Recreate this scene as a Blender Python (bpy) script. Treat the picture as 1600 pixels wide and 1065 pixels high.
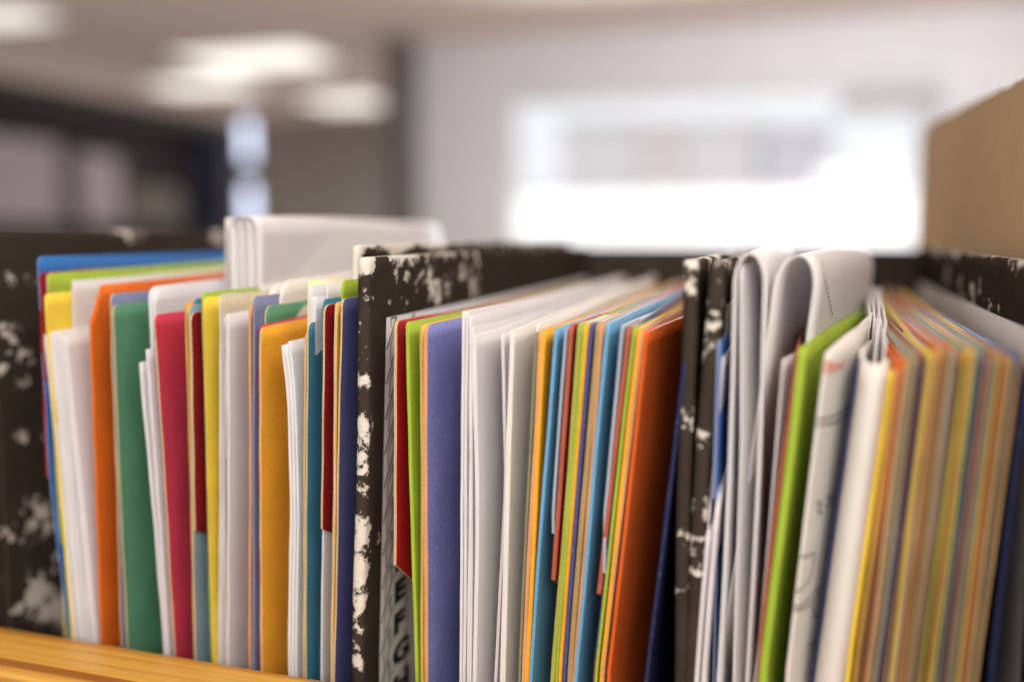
import bpy, math, random
import numpy as np
from mathutils import Vector
random.seed(7)
for o in list(bpy.data.objects): bpy.data.objects.remove(o)
scn = bpy.context.scene
COL = scn.collection

# ------------------------------------------------------------------ camera
F = 1450.0; W, H = 1600.0, 1065.0            # focal length in photo pixels
PHI = math.atan(167 / F)                     # tilt down
TH = math.atan(470 / F * math.cos(PHI))      # turned left of the row's depth axis
ZC = 0.3255
YF = 0.25                                    # front plane of the files
cam_d = bpy.data.cameras.new('camera'); cam = bpy.data.objects.new('camera', cam_d); COL.objects.link(cam)
cam.location = (0, 0, ZC)
cam.rotation_euler = (math.pi/2 - PHI, 0, TH)
cam_d.sensor_width = 36; cam_d.lens = F / W * 36
cam_d.clip_start = 0.01; cam_d.clip_end = 200
cam_d.dof.use_dof = True; cam_d.dof.focus_distance = 0.281; cam_d.dof.aperture_fstop = 2.55
scn.camera = cam
# ------------------------------------------------------------------ world, light, exposure
w = bpy.data.worlds.new('World'); scn.world = w; w.use_nodes = True
bg = w.node_tree.nodes['Background']; bg.inputs[0].default_value = (1.0, 0.92, 0.86, 1); bg.inputs[1].default_value = 0.38
def area(name, loc, target, sx, sy, power, col, spread=180):
    d = bpy.data.lights.new(name, 'AREA'); d.shape = 'RECTANGLE'; d.size = sx; d.size_y = sy; d.energy = power; d.color = col; d.spread = math.radians(spread)
    o = bpy.data.objects.new(name, d); COL.objects.link(o); o.location = loc
    o.rotation_euler = (Vector(target) - Vector(loc)).to_track_quat('-Z', 'Y').to_euler()
    return o
area('near_key_light', (0.05, -0.12, ZC + 0.36), (-0.03, 0.27, 0.31), 0.4, 0.3, 2.5, (1, 0.91, 0.82))  # added key light, hung close so brightness falls off downwards
area('front_fill_light', (0.48, -1.5, ZC + 0.72), (0.0, 0.28, 0.27), 0.9, 0.6, 17, (1, 0.93, 0.86))  # added frontal fill that reaches into the gaps between sheets
area('right_fill_light', (1.0, -0.35, ZC + 0.95), (0.0, 0.28, 0.28), 0.6, 0.6, 6, (1, 0.92, 0.84))  # unseen fill added for the faces turned to the right
area('window_daylight', (-0.6, 6.9, ZC + 0.45), (0, 0.35, 0.2), 2.6, .7, 150, (0.9, 0.95, 1), 110)
area('building_fill_light', (-2.2, 8.2, ZC + 4.5), (-1.6, 12, ZC + .6), 2.5, 1.5, 70, (1, .98, .97))  # added light that brightens the building fronts
area('wall_fill_light', (2.1, 4.0, ZC + 1.3), (-2.6, 7.2, ZC + 0.1), 1.2, 0.3, 36, (.97, 0.97, 1), 120)  # unseen fill added to brighten the window wall
scn.view_settings.view_transform = 'Standard'; scn.view_settings.look = 'None'
scn.view_settings.exposure = 0.20; scn.view_settings.gamma = 1; scn.view_settings.use_curve_mapping = False

# ------------------------------------------------------------------ geometry helpers
CF = Vector((-math.sin(TH)*math.cos(PHI), math.cos(TH)*math.cos(PHI), -math.sin(PHI)))
CR = Vector((math.cos(TH), math.sin(TH), 0)); CU = CR.cross(CF)
def ray(px, py): return CF + CR*((px - W/2)/F) + CU*((H/2 - py)/F)
def P(px, py, Y):                            # photo pixel on the plane at depth Y
    r = ray(px, py); k = Y / r.y; return Vector((r.x*k, Y, ZC + r.z*k))
def PX(px, py, X):                           # on a plane X = const
    r = ray(px, py); k = X / r.x; return Vector((X, r.y*k, ZC + r.z*k))
def PZ(px, py, Z):
    r = ray(px, py); k = (Z - ZC) / r.z; return Vector((r.x*k, r.y*k, Z))

def link(name, me, mats, parent=None, smooth=False):
    o = bpy.data.objects.new(name, me); COL.objects.link(o)
    for m in (mats if isinstance(mats, (list, tuple)) else [mats]): me.materials.append(m)
    if parent: o.parent = parent
    if smooth: me.polygons.foreach_set('use_smooth', [True]*len(me.polygons))
    return o
def tag(o, label=None, cat=None, group=None, kind=None):
    for k, v in (('label', label), ('category', cat), ('group', group), ('kind', kind)):
        if v: o[k] = v
    return o
def empty(name, loc, label, cat, group=None):
    o = bpy.data.objects.new(name, None); o.location = loc; COL.objects.link(o); o.empty_display_size = .02
    return tag(o, label, cat, group)
def child(o, parent):                         # geometry is written in world space
    o.parent = parent; o.matrix_parent_inverse = parent.matrix_world.inverted() if False else o.matrix_parent_inverse
    o.location = -Vector(parent.location); return o
def mesh(name, v, f, mi=None):
    me = bpy.data.meshes.new(name); me.from_pydata([tuple(a) for a in v], [], f)
    if mi: me.polygons.foreach_set('material_index', mi)
    me.validate(); me.update(); return me
def box(name, lo, hi, mat, parent=None, bev=0):
    x0, y0, z0 = lo; x1, y1, z1 = hi
    v = [(x0,y0,z0),(x1,y0,z0),(x1,y1,z0),(x0,y1,z0),(x0,y0,z1),(x1,y0,z1),(x1,y1,z1),(x0,y1,z1)]
    f = [(0,3,2,1),(4,5,6,7),(0,1,5,4),(1,2,6,5),(2,3,7,6),(3,0,4,7)]
    o = link(name, mesh(name, v, f), mat)
    if bev:
        b = o.modifiers.new('bevel', 'BEVEL'); b.width = bev; b.segments = 3
    if parent: child(o, parent)
    return o

# ------------------------------------------------------------------ materials
def lin(c): return tuple(((x/255)/12.92 if x/255 <= .04045 else ((x/255+.055)/1.055)**2.4) for x in c)
class N:
    def __init__(s, name):
        s.m = bpy.data.materials.new(name); s.m.use_nodes = True; s.t = s.m.node_tree
        s.b = s.t.nodes['Principled BSDF']; s.out = s.t.nodes['Material Output']
    def n(s, t, **k):
        nd = s.t.nodes.new(t)
        for a, v in k.items():
            if a.startswith('_'): setattr(nd, a[1:], v)
            else: nd.inputs[a.replace('__', ' ')].default_value = v
        return nd
    def l(s, a, b): s.t.links.new(a, b)
def rgba(c, a=1): return (c[0], c[1], c[2], a)
_pm = {}
def paper(key, col, rough=.62, grain=.05, fleck=0.0, spec=.15, trans=0.0):
    """card or paper: faint mottling, fibre grain, slight relief"""
    if key in _pm: return _pm[key]
    n = N(key); tc = n.n('ShaderNodeTexCoord')
    big = n.n('ShaderNodeTexNoise', Scale=45.0, Detail=4.0); n.l(tc.outputs['Object'], big.inputs['Vector'])
    fine = n.n('ShaderNodeTexNoise', Scale=1400.0, Detail=2.0); n.l(tc.outputs['Object'], fine.inputs['Vector'])
    mp = n.n('ShaderNodeMapping'); mp.inputs['Rotation'].default_value = (.5, 0, 0); mp.inputs['Scale'].default_value = (1, 2.4, .8)
    n.l(tc.outputs['Object'], mp.inputs['Vector'])
    fib = n.n('ShaderNodeTexNoise', Scale=800.0, Detail=2.0); n.l(mp.outputs['Vector'], fib.inputs['Vector'])
    r1 = n.n('ShaderNodeMapRange'); r1.inputs[1].default_value = .3; r1.inputs[2].default_value = .7
    r1.inputs[3].default_value = 1-grain; r1.inputs[4].default_value = 1+grain; n.l(big.outputs['Fac'], r1.inputs[0])
    r2 = n.n('ShaderNodeMapRange'); r2.inputs[1].default_value = .3; r2.inputs[2].default_value = .7
    r2.inputs[3].default_value = 1-grain*.9; r2.inputs[4].default_value = 1+grain*.9; n.l(fine.outputs['Fac'], r2.inputs[0])
    mu = n.n('ShaderNodeMath', _operation='MULTIPLY'); n.l(r1.outputs[0], mu.inputs[0]); n.l(r2.outputs[0], mu.inputs[1])
    vm = n.n('ShaderNodeVectorMath', _operation='SCALE'); vm.inputs[0].default_value = col; n.l(mu.outputs[0], vm.inputs['Scale'])
    outc = vm.outputs[0]
    if fleck:
        th = n.n('ShaderNodeMapRange'); th.inputs[1].default_value = .6; th.inputs[2].default_value = .72; th.inputs[3].default_value = 0; th.inputs[4].default_value = fleck
        n.l(fib.outputs['Fac'], th.inputs[0])
        mx = n.n('ShaderNodeMix', _data_type='RGBA'); n.l(th.outputs[0], mx.inputs[0]); n.l(outc, mx.inputs[6]); mx.inputs[7].default_value = (.75, .75, .85, 1)
        outc = mx.outputs[2]
    n.l(outc, n.b.inputs['Base Color'])
    n.b.inputs['Roughness'].default_value = rough; n.b.inputs['Specular IOR Level'].default_value = spec
    hs = n.n('ShaderNodeMath', _operation='MULTIPLY_ADD'); n.l(big.outputs['Fac'], hs.inputs[0]); hs.inputs[1].default_value = 2.5; n.l(fib.outputs['Fac'], hs.inputs[2])
    bp = n.n('ShaderNodeBump', Strength=.22, Distance=.0004); n.l(hs.outputs[0], bp.inputs['Height']); n.l(bp.outputs[0], n.b.inputs['Normal'])
    if trans:
        tb = n.n('ShaderNodeBsdfTranslucent'); n.l(outc, tb.inputs[0]); ms = n.n('ShaderNodeMixShader'); ms.inputs[0].default_value = trans
        n.l(n.b.outputs[0], ms.inputs[1]); n.l(tb.outputs[0], ms.inputs[2]); n.l(ms.outputs[0], n.out.inputs[0])
    _pm[key] = n.m; return n.m
def plain(key, col, rough=.5, spec=.4, emit=None, strength=1.0):
    n = N(key); n.b.inputs['Roughness'].default_value = rough; n.b.inputs['Specular IOR Level'].default_value = spec
    tc = n.n('ShaderNodeTexCoord'); no = n.n('ShaderNodeTexNoise', Scale=6.0, Detail=5.0); n.l(tc.outputs['Object'], no.inputs['Vector'])
    r = n.n('ShaderNodeMapRange'); r.inputs[3].default_value = .88; r.inputs[4].default_value = 1.12; n.l(no.outputs['Fac'], r.inputs[0])
    vm = n.n('ShaderNodeVectorMath', _operation='SCALE'); vm.inputs[0].default_value = col; n.l(r.outputs[0], vm.inputs['Scale']); n.l(vm.outputs[0], n.b.inputs['Base Color'])
    if emit: n.b.inputs['Emission Color'].default_value = rgba(emit); n.b.inputs['Emission Strength'].default_value = strength
    return n.m

CARD = dict(
    blue=(.030,.135,.40), lime=(.30,.42,.04), yellow=(.74,.56,.06), orange=(.62,.125,.012), slate=(.17,.20,.33), green=(.085,.235,.135),
    crimson=(.48,.040,.075), ochre=(.72,.34,.028), maroon=(.24,.010,.014), red=(.40,.012,.014), teal=(.045,.165,.25), navy=(.018,.022,.075),
    periwinkle=(.19,.21,.48), purple=(.065,.070,.19), skyblue=(.13,.33,.52), peach=(.58,.28,.13), beige=(.36,.235,.10), olive=(.33,.33,.06), rust=(.56,.10,.015),
    greygreen=(.20,.20,.12), brown=(.20,.115,.045), pinkbrown=(.26,.13,.075), bluegrey=(.19,.215,.22), darkgreen=(.020,.075,.035), redbrown=(.36,.09,.05), straw=(.43,.30,.075), royal=(.07,.19,.55), bluegray=(.20,.28,.36))
def card(c): return paper('card_' + c, CARD[c], grain=.10, fleck=.30 if c == 'periwinkle' else .06)
CREAM = paper('cut_card_edge', (.50, .37, .20), grain=.14)
WHITE = paper('white_paper', (.82, .80, .81), grain=.022, trans=.30)
COOL = paper('cool_white_paper', (.78, .79, .83), grain=.022, trans=.30)
LILAC = paper('lilac_white_paper', (.79, .755, .79), grain=.022, trans=.30)
IVORY = paper('ivory_paper', (.80, .765, .715), grain=.03, trans=.2)
BLUEP = paper('blue_grey_paper', (.33, .38, .46), grain=.03)
GREYP = paper('grey_recycled_lining', (.84, .81, .78), grain=.04)
INK = paper('black_print', (.018, .018, .02), grain=.05)
PENCIL = paper('faint_line', (.06, .055, .06), grain=.05)
REDINK = paper('faded_red_stamp', (.74, .36, .30), grain=.1)

def marble(wear_gain=1.0):
    n = N('worn_black_cloud_paper'); tc = n.n('ShaderNodeTexCoord')
    at = n.n('ShaderNodeAttribute', _attribute_name='wear')
    n1 = n.n('ShaderNodeTexNoise', Scale=240.0, Detail=7.0, Roughness=.62); n.l(tc.outputs['Object'], n1.inputs['Vector'])
    n2 = n.n('ShaderNodeTexNoise', Scale=95.0, Detail=5.0); n.l(tc.outputs['Object'], n2.inputs['Vector'])
    n3 = n.n('ShaderNodeTexNoise', Scale=900.0, Detail=3.0); n.l(tc.outputs['Object'], n3.inputs['Vector'])
    a = n.n('ShaderNodeMath', _operation='MULTIPLY_ADD'); n.l(n1.outputs['Fac'], a.inputs[0]); a.inputs[1].default_value = 2.2; n.l(at.outputs['Fac'], a.inputs[2])
    b = n.n('ShaderNodeMath', _operation='MULTIPLY_ADD'); n.l(n2.outputs['Fac'], b.inputs[0]); b.inputs[1].default_value = 1.0; n.l(a.outputs[0], b.inputs[2])
    r = n.n('ShaderNodeMapRange'); r.inputs[1].default_value = 2.02; r.inputs[2].default_value = 2.20; n.l(b.outputs[0], r.inputs[0])
    cr = n.n('ShaderNodeMix', _data_type='RGBA'); cr.inputs[6].default_value = (.52, .46, .39, 1); cr.inputs[7].default_value = (.72, .68, .62, 1); n.l(n3.outputs['Fac'], cr.inputs[0])
    bl = n.n('ShaderNodeMix', _data_type='RGBA'); bl.inputs[6].default_value = (.030, .023, .018, 1); bl.inputs[7].default_value = (.056, .044, .036, 1); n.l(n2.outputs['Fac'], bl.inputs[0])
    mx = n.n('ShaderNodeMix', _data_type='RGBA'); n.l(r.outputs[0], mx.inputs[0]); n.l(bl.outputs[2], mx.inputs[6]); n.l(cr.outputs[2], mx.inputs[7])
    n.l(mx.outputs[2], n.b.inputs['Base Color'])
    ro = n.n('ShaderNodeMapRange'); ro.inputs[3].default_value = .7; ro.inputs[4].default_value = .8; n.l(r.outputs[0], ro.inputs[0]); n.l(ro.outputs[0], n.b.inputs['Roughness'])
    n.b.inputs['Specular IOR Level'].default_value = 0
    h = n.n('ShaderNodeMath', _operation='MULTIPLY_ADD'); n.l(r.outputs[0], h.inputs[0]); h.inputs[1].default_value = -1.0; n.l(n3.outputs['Fac'], h.inputs[2])
    bp = n.n('ShaderNodeBump', Strength=.35, Distance=.0004); n.l(h.outputs[0], bp.inputs['Height']); n.l(bp.outputs[0], n.b.inputs['Normal'])
    return n.m
MARBLE = marble()
def wood():
    n = N('varnished_pine'); tc = n.n('ShaderNodeTexCoord')
    mp = n.n('ShaderNodeMapping'); mp.inputs['Scale'].default_value = (1.2, 60, 60); n.l(tc.outputs['Object'], mp.inputs['Vector'])
    n1 = n.n('ShaderNodeTexNoise', Scale=3.2, Detail=3.0, Roughness=.5, Distortion=.35); n.l(mp.outputs[0], n1.inputs['Vector'])
    mp2 = n.n('ShaderNodeMapping'); mp2.inputs['Scale'].default_value = (6, 420, 420); n.l(tc.outputs['Object'], mp2.inputs['Vector'])
    n2 = n.n('ShaderNodeTexNoise', Scale=4.0, Detail=3.0); n.l(mp2.outputs[0], n2.inputs['Vector'])
    cr = n.n('ShaderNodeValToRGB'); e = cr.color_ramp.elements
    e[0].position = .33; e[0].color = (.30, .105, .012, 1); e[1].position = .56; e[1].color = (.74, .40, .075, 1)
    x = e.new(.44); x.color = (.58, .27, .035, 1)
    n.l(n1.outputs['Fac'], cr.inputs[0])
    mx = n.n('ShaderNodeMix', _data_type='RGBA', _blend_type='MULTIPLY'); mx.inputs[0].default_value = .28; n.l(cr.outputs[0], mx.inputs[6]); n.l(n2.outputs['Fac'], mx.inputs[7])
    n.l(mx.outputs[2], n.b.inputs['Base Color']); n.b.inputs['Roughness'].default_value = .38
    return n.m
WOOD = wood()
def kraft():
    n = N('corrugated_kraft_board'); tc = n.n('ShaderNodeTexCoord')
    wv = n.n('ShaderNodeTexWave', Scale=85.0, Distortion=1.2, Detail=2.0); wv.bands_direction = 'Y'; n.l(tc.outputs['Object'], wv.inputs['Vector'])
    no = n.n('ShaderNodeTexNoise', Scale=60.0, Detail=5.0); n.l(tc.outputs['Object'], no.inputs['Vector'])
    mp = n.n('ShaderNodeMapping'); mp.inputs['Scale'].default_value = (1, 1, .12); n.l(tc.outputs['Object'], mp.inputs['Vector'])
    n2 = n.n('ShaderNodeTexNoise', Scale=500.0, Detail=3.0); n.l(mp.outputs[0], n2.inputs['Vector'])
    ad = n.n('ShaderNodeMath', _operation='MULTIPLY_ADD'); n.l(wv.outputs['Fac'], ad.inputs[0]); ad.inputs[1].default_value = .30; n.l(no.outputs['Fac'], ad.inputs[2])
    a2 = n.n('ShaderNodeMath', _operation='MULTIPLY_ADD'); n.l(n2.outputs['Fac'], a2.inputs[0]); a2.inputs[1].default_value = .5; n.l(ad.outputs[0], a2.inputs[2])
    cr = n.n('ShaderNodeMix', _data_type='RGBA'); cr.inputs[6].default_value = (.41, .275, .155, 1); cr.inputs[7].default_value = (.54, .375, .22, 1); n.l(a2.outputs[0], cr.inputs[0])
    n.l(cr.outputs[2], n.b.inputs['Base Color']); n.b.inputs['Roughness'].default_value = .85; n.b.inputs['Specular IOR Level'].default_value = 0
    bp = n.n('ShaderNodeBump', Strength=.25, Distance=.0006); n.l(wv.outputs['Fac'], bp.inputs['Height']); n.l(bp.outputs[0], n.b.inputs['Normal'])
    return n.m
KRAFT = kraft()
def sleeve_mat():
    n = N('clear_plastic_sleeve'); t = n.n('ShaderNodeBsdfTransparent'); t.inputs[0].default_value = (.93, .92, .90, 1)
    n.b.inputs['Base Color'].default_value = (.75, .72, .66, 1); n.b.inputs['Roughness'].default_value = .3
    tc = n.n('ShaderNodeTexCoord'); no = n.n('ShaderNodeTexNoise', Scale=90.0, Detail=3.0); n.l(tc.outputs['Object'], no.inputs['Vector'])
    r = n.n('ShaderNodeMapRange'); r.inputs[3].default_value = .35; r.inputs[4].default_value = .6; n.l(no.outputs['Fac'], r.inputs[0])
    m = n.n('ShaderNodeMixShader'); n.l(r.outputs[0], m.inputs[0]); n.l(t.outputs[0], m.inputs[1]); n.l(n.b.outputs[0], m.inputs[2]); n.l(m.outputs[0], n.out.inputs[0])
    return n.m
SLEEVE = sleeve_mat()

# ------------------------------------------------------------------ sheets
def wob(seed):
    r = random.Random(seed); return [r.uniform(-1, 1) for _ in range(8)]
_sn = [0]
def sheet(name, pts, mat, edge=None, th=.0006, depth=.235, dy=0.0, bend=None, rise=0.0, r=.002, parent=None, zbot=.009, zcut=None, cutslope=0, wav=.0002, chamfer=0, lift=None, Xo=0.0):
    """upright sheet: pts are photo pixels down its front edge (top first), on the depth plane YF+dy"""
    _sn[0] += 1; k = wob(_sn[0] * 13 + 5)
    w3 = [P(a, b, YF + dy) for a, b in pts]
    zs = np.array([q.z for q in w3]); xs = np.array([q.x for q in w3]) + Xo
    o = np.argsort(zs); zs = zs[o]; xs = xs[o]; ztop = zs[-1]
    zb = zcut if zcut is not None else zbot
    n_c = 12
    rr = chamfer or r
    cols = [0, .12*rr, .3*rr, .55*rr, rr] + list(np.linspace(rr, depth, n_c)[1:])
    if depth <= rr*1.5: cols = list(np.linspace(0, depth, 6))
    drop = []
    for d in cols:
        if d >= rr: drop.append(0)
        elif chamfer: drop.append((rr - d) * 2.2)
        else: drop.append(rr - math.sqrt(max(0, rr*rr - (rr-d)**2)))
    zr = np.linspace(0, 1, 30) ** 1.25
    if len(zs) > 2:
        fz = np.linspace(zs[0], ztop, 60)
        from_x = np.interp(fz, zs, xs)
        ker = np.ones(9)/9; pad = np.pad(from_x, 4, mode='edge'); sm = np.convolve(pad, ker, 'valid')
        xf = lambda z: float(np.interp(z, fz, sm))
    else:
        xf = lambda z: float(np.interp(z, zs, xs))
    bd = bend or [(0, 0), (1, 0)]
    bdx = np.array([q[0] for q in bd]); bdy = np.array([q[1] for q in bd])
    def bf(d):
        return float(np.mean([np.interp(d + e, bdx, bdy) for e in (-.008, -.004, 0, .004, .008)]) - np.interp(0, bdx, bdy)*1.0) if bend else 0.0
    lf = (lambda d: float(np.interp(d, [q[0] for q in lift], [q[1] for q in lift]))) if lift else (lambda d: 0.0)
    A = []; B = []; nc = len(cols); nr = len(zr)
    for ci, d in enumerate(cols):
        zt = ztop - drop[ci] + rise * d / max(depth, 1e-6) + lf(d) + .0003*math.sin(k[0]*6 + d*60*k[1])
        for t in zr:
            z = zt + (zb - cutslope*d - zt) * t
            x = xf(z) + bf(d) + wav*(math.sin(d*38*(1+.5*k[2]) + 5*k[3]) + .7*math.sin(z*55*(1+.4*k[4]) + 6*k[5] + d*20*k[6]))
            y = YF + dy + d + .00012*math.sin(z*220 + 9*k[7])*(1 if ci == 0 else 0)
            A.append((x - th/2, y, z)); B.append((x + th/2, y, z))
    v = A + B; nA = len(A); f = []; mi = []
    idx = lambda c, q: c*nr + q
    for c in range(nc-1):
        for q in range(nr-1):
            a, b_, c_, d_ = idx(c, q), idx(c, q+1), idx(c+1, q+1), idx(c+1, q)
            f.append((a, d_, c_, b_)); mi.append(0)
            f.append((nA+a, nA+b_, nA+c_, nA+d_)); mi.append(0)
    for q in range(nr-1):
        a, b_ = idx(0, q), idx(0, q+1); f.append((a, b_, nA+b_, nA+a)); mi.append(1)
        a, b_ = idx(nc-1, q), idx(nc-1, q+1); f.append((a, nA+a, nA+b_, b_)); mi.append(1)
    for c in range(nc-1):
        a, b_ = idx(c, 0), idx(c+1, 0); f.append((a, nA+a, nA+b_, b_)); mi.append(1)
        a, b_ = idx(c, nr-1), idx(c+1, nr-1); f.append((a, b_, nA+b_, nA+a)); mi.append(1)
    org = Vector((float(xf(ztop)), YF + dy, zb))
    v = [Vector(q) - org for q in v]
    ob = link(name, mesh(name, v, f, mi), [mat, edge or mat]); ob.location = org
    for p_ in ob.data.polygons: p_.use_smooth = (p_.material_index == 0)
    if parent: ob.parent = parent; ob.location = org - Vector(parent.location)
    return ob
def folder(label, c, pts, group=None, name='cardboard_folder', edge='cream', **k):
    e = CREAM if edge == 'cream' else (card(edge) if edge else card(c))
    return tag(sheet(name, pts, card(c), e, **k), label, 'folder', group)
def page(label, m, pts, group=None, name='paper_sheet', **k):
    k.setdefault('depth', .21); k.setdefault('th', .0004); k.setdefault('r', .0006)
    return tag(sheet(name, pts, m, m, **k), label, 'paper', group)
def divider(label, c, pts, tab_end, back=.016, edge='cream', th=.0009, top_dy=0, **k):
    """index divider: the card stands back, its tab reaches forward down to tab_end (a photo y)"""
    dy = k.pop('dy', 0)
    xs = np.interp(tab_end, [p[1] for p in pts], [p[0] for p in pts])
    zc_ = P(float(xs), tab_end, YF+dy).z
    # front pixels shifted to the plane of the recessed card: same X and Z
    w3 = [P(a, b, YF+dy) for a, b in pts]
    def proj(q):
        d = Vector((q.x, q.y, q.z - ZC)); s = d.dot(CF); return (W/2 + F*d.dot(CR)/s, H/2 - F*d.dot(CU)/s)
    e = CREAM if edge == 'cream' else card(edge)
    body = sheet('tab_divider', [proj(Vector((q.x, YF+dy+back, q.z))) for q in w3], card(c), e, th=th, dy=dy+back, depth=.215, r=.0008, wav=0, **k)
    tag(body, label, 'divider', 'index dividers with side tabs')
    sheet('tab', [p for p in pts if p[1] < tab_end] + [(float(xs), tab_end)], card(c), e, th=th, dy=dy, depth=back, r=.0025, wav=0, zcut=zc_, cutslope=.52 if back < .03 else .75, parent=body)
    return body
def pack(n, label, m, p0, p1, group, jit=4, dyj=.003, th=None, **k):
    """n loose sheets standing side by side between two front lines (photo pixels)"""
    out = []
    for i in range(n):
        t = i/(n-1); rr = random.Random(i*7 + len(label))
        pts = [(a[0]*(1-t) + b[0]*t, a[1]*(1-t) + b[1]*t + (rr.uniform(-jit, jit) if q == 0 else 0)) for q, (a, b) in enumerate(zip(p0, p1))]
        out.append(page(label, m, pts, group, th=th or .0006, dy=k.get('dy', 0) + rr.uniform(0, dyj), wav=.0002, **{a: b for a, b in k.items() if a != 'dy'}))
    return out

# ------------------------------------------------------------------ the room behind, far out of focus
ZCEIL = ZC + 1.5
CPAINT = plain('warm_ceiling_paint', (.80, .64, .56), .8)
box('ceiling', (-8, -1.2, ZCEIL), (5, 7.2, ZCEIL + .1), CPAINT)['kind'] = 'structure'
ca, cb = P(640, 300, 7.2).x, P(640, 300, 11.25).x
link('ceiling', mesh('ceiling', [(x, y, z) for z in (ZCEIL, ZCEIL+.1) for x, y in ((-14, 7.2), (ca, 7.2), (cb, 11.25), (-14, 11.25))],
     [(0,3,2,1),(4,5,6,7),(0,1,5,4),(1,2,6,5),(2,3,7,6),(3,0,4,7)]), CPAINT)['kind'] = 'structure'
WALLP = plain('pale_wall_paint', (.80, .80, .825), .8)
GREYWALL = plain('grey_wall_paint', (.33, .29, .27), .8)
# wall with the window opening, at 7 m
YW = 7.0
wl, wr = P(795, 300, YW).x, P(1445, 300, YW).x
wt, wb = P(1100, 138, YW).z, P(1100, 392, YW).z
xl, xr = P(640, 300, YW).x, P(1900, 300, YW).x
def wall_with_hole():
    v = []; f = []
    for (x0, x1, z0, z1) in ((xl, wl, -1.0, ZCEIL-.002), (wr, xr, -1.0, ZCEIL-.002), (wl, wr, wt, ZCEIL-.002), (wl, wr, -1.0, wb)):
        n = len(v); v += [(x0,YW,z0),(x1,YW,z0),(x1,YW+.2,z0),(x0,YW+.2,z0),(x0,YW,z1),(x1,YW,z1),(x1,YW+.2,z1),(x0,YW+.2,z1)]
        f += [tuple(n+i for i in q) for q in ((0,3,2,1),(4,5,6,7),(0,1,5,4),(1,2,6,5),(2,3,7,6),(3,0,4,7))]
    return link('window_wall', mesh('window_wall', v, f), WALLP)
tag(wall_with_hole(), 'pale wall around the big bright window', 'wall')
FRAME = plain('white_window_frame', (.82, .82, .84), .4)
win = empty('window', (wl, YW, wb), 'wide overexposed window at the back with frosted lower panes', 'window')
t_ = .05
for (lo, hi) in (((wl, YW+.06, wb), (wl+t_, YW+.12, wt)), ((wr-t_, YW+.06, wb), (wr, YW+.12, wt)), ((wl+t_, YW+.06, wt-t_), (wr-t_, YW+.12, wt)), ((wl+t_, YW+.06, wb), (wr-t_, YW+.12, wb+t_))):
    box('frame', lo, hi, FRAME, win)
zmid = P(1100, 296, YW).z
box('frame', (wl+t_, YW+.06, zmid-.02), (wr-t_, YW+.12, zmid+.02), FRAME, win)
FROST = plain('frosted_glass_full_of_daylight', (.8,.8,.8), .6, emit=(.93, .96, 1.0), strength=.88)
def glass():
    n = N('clear_window_glass'); t = n.n('ShaderNodeBsdfTransparent'); g = n.n('ShaderNodeBsdfGlossy'); g.inputs['Roughness'].default_value = .05
    m = n.n('ShaderNodeMixShader'); m.inputs[0].default_value = .06; n.l(t.outputs[0], m.inputs[1]); n.l(g.outputs[0], m.inputs[2]); n.l(m.outputs[0], n.out.inputs[0]); return n.m
box('frosted_pane', (wl+t_, YW+.085, wb+t_), (wr-t_, YW+.095, zmid-.02), FROST, win)
box('clear_pane', (wl+t_, YW+.085, zmid+.02), (wr-t_, YW+.095, wt-t_), glass(), win)
bl = empty('roller_blind', (wr, YW-.05, wt), 'short grey roller blind at the upper right of the window', 'blind')
x0 = P(1310, 150, YW-.05).x; x1 = P(1475, 150, YW-.05).x; z0 = P(1390, 178, YW-.05).z; z1 = P(1390, 142, YW-.05).z
GREYB = plain('grey_blind_cloth', (.52, .52, .53), .8)
box('cloth', (x0, YW-.055, z0), (x1, YW-.05, z1-.04), GREYB, bl); box('roller', (x0, YW-.08, z1-.04), (x1, YW-.03, z1), GREYB, bl, .01)
# outside
def sky_shell():
    v = []; f = []; n = 10
    for i in range(n+1):
        a = math.pi*.78*i/n; y = 8.0 + 16*math.cos(a); z = -6 + 24*math.sin(a)
        v += [(-22, y, z), (22, y, z)]
    for i in range(n): f.append((2*i, 2*i+1, 2*i+3, 2*i+2))
    return link('sky', mesh('sky', v, f), plain('bright_hazy_sky', (0,0,0), 1, 0, emit=(.93, .96, 1.0), strength=.95))
sky_shell()['kind'] = 'structure'
for a, b, t0, c, nm, lb in ((878, 1000, 186, (.93,.93,.96), 'building', 'grey building outside, leftmost beyond the clear panes'),
                        (1002, 1062, 192, (.95,.87,.88), 'building', 'pinkish narrow building between two grey ones outside'),
                        (1064, 1188, 188, (.97,.96,.98), 'building', 'wide pale grey building outside the window'),
                        (1190, 1300, 194, (.90,.90,.97), 'building', 'lavender grey building outside, rightmost beyond the panes')):
    p0 = P(a, 300, 12); p1 = P(b, t0, 12)
    e = empty(nm, (p0.x, 12, -1), lb, 'building', 'buildings outside the window')
    box('wall', (p0.x, 12, -1), (p1.x, 14, p1.z - .08), plain('render', c, .9), e); box('roof', (p0.x-.03, 11.95, p1.z-.08), (p1.x+.03, 14, p1.z), plain('roofing', tuple(q*.9 for q in c), .9), e)
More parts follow.
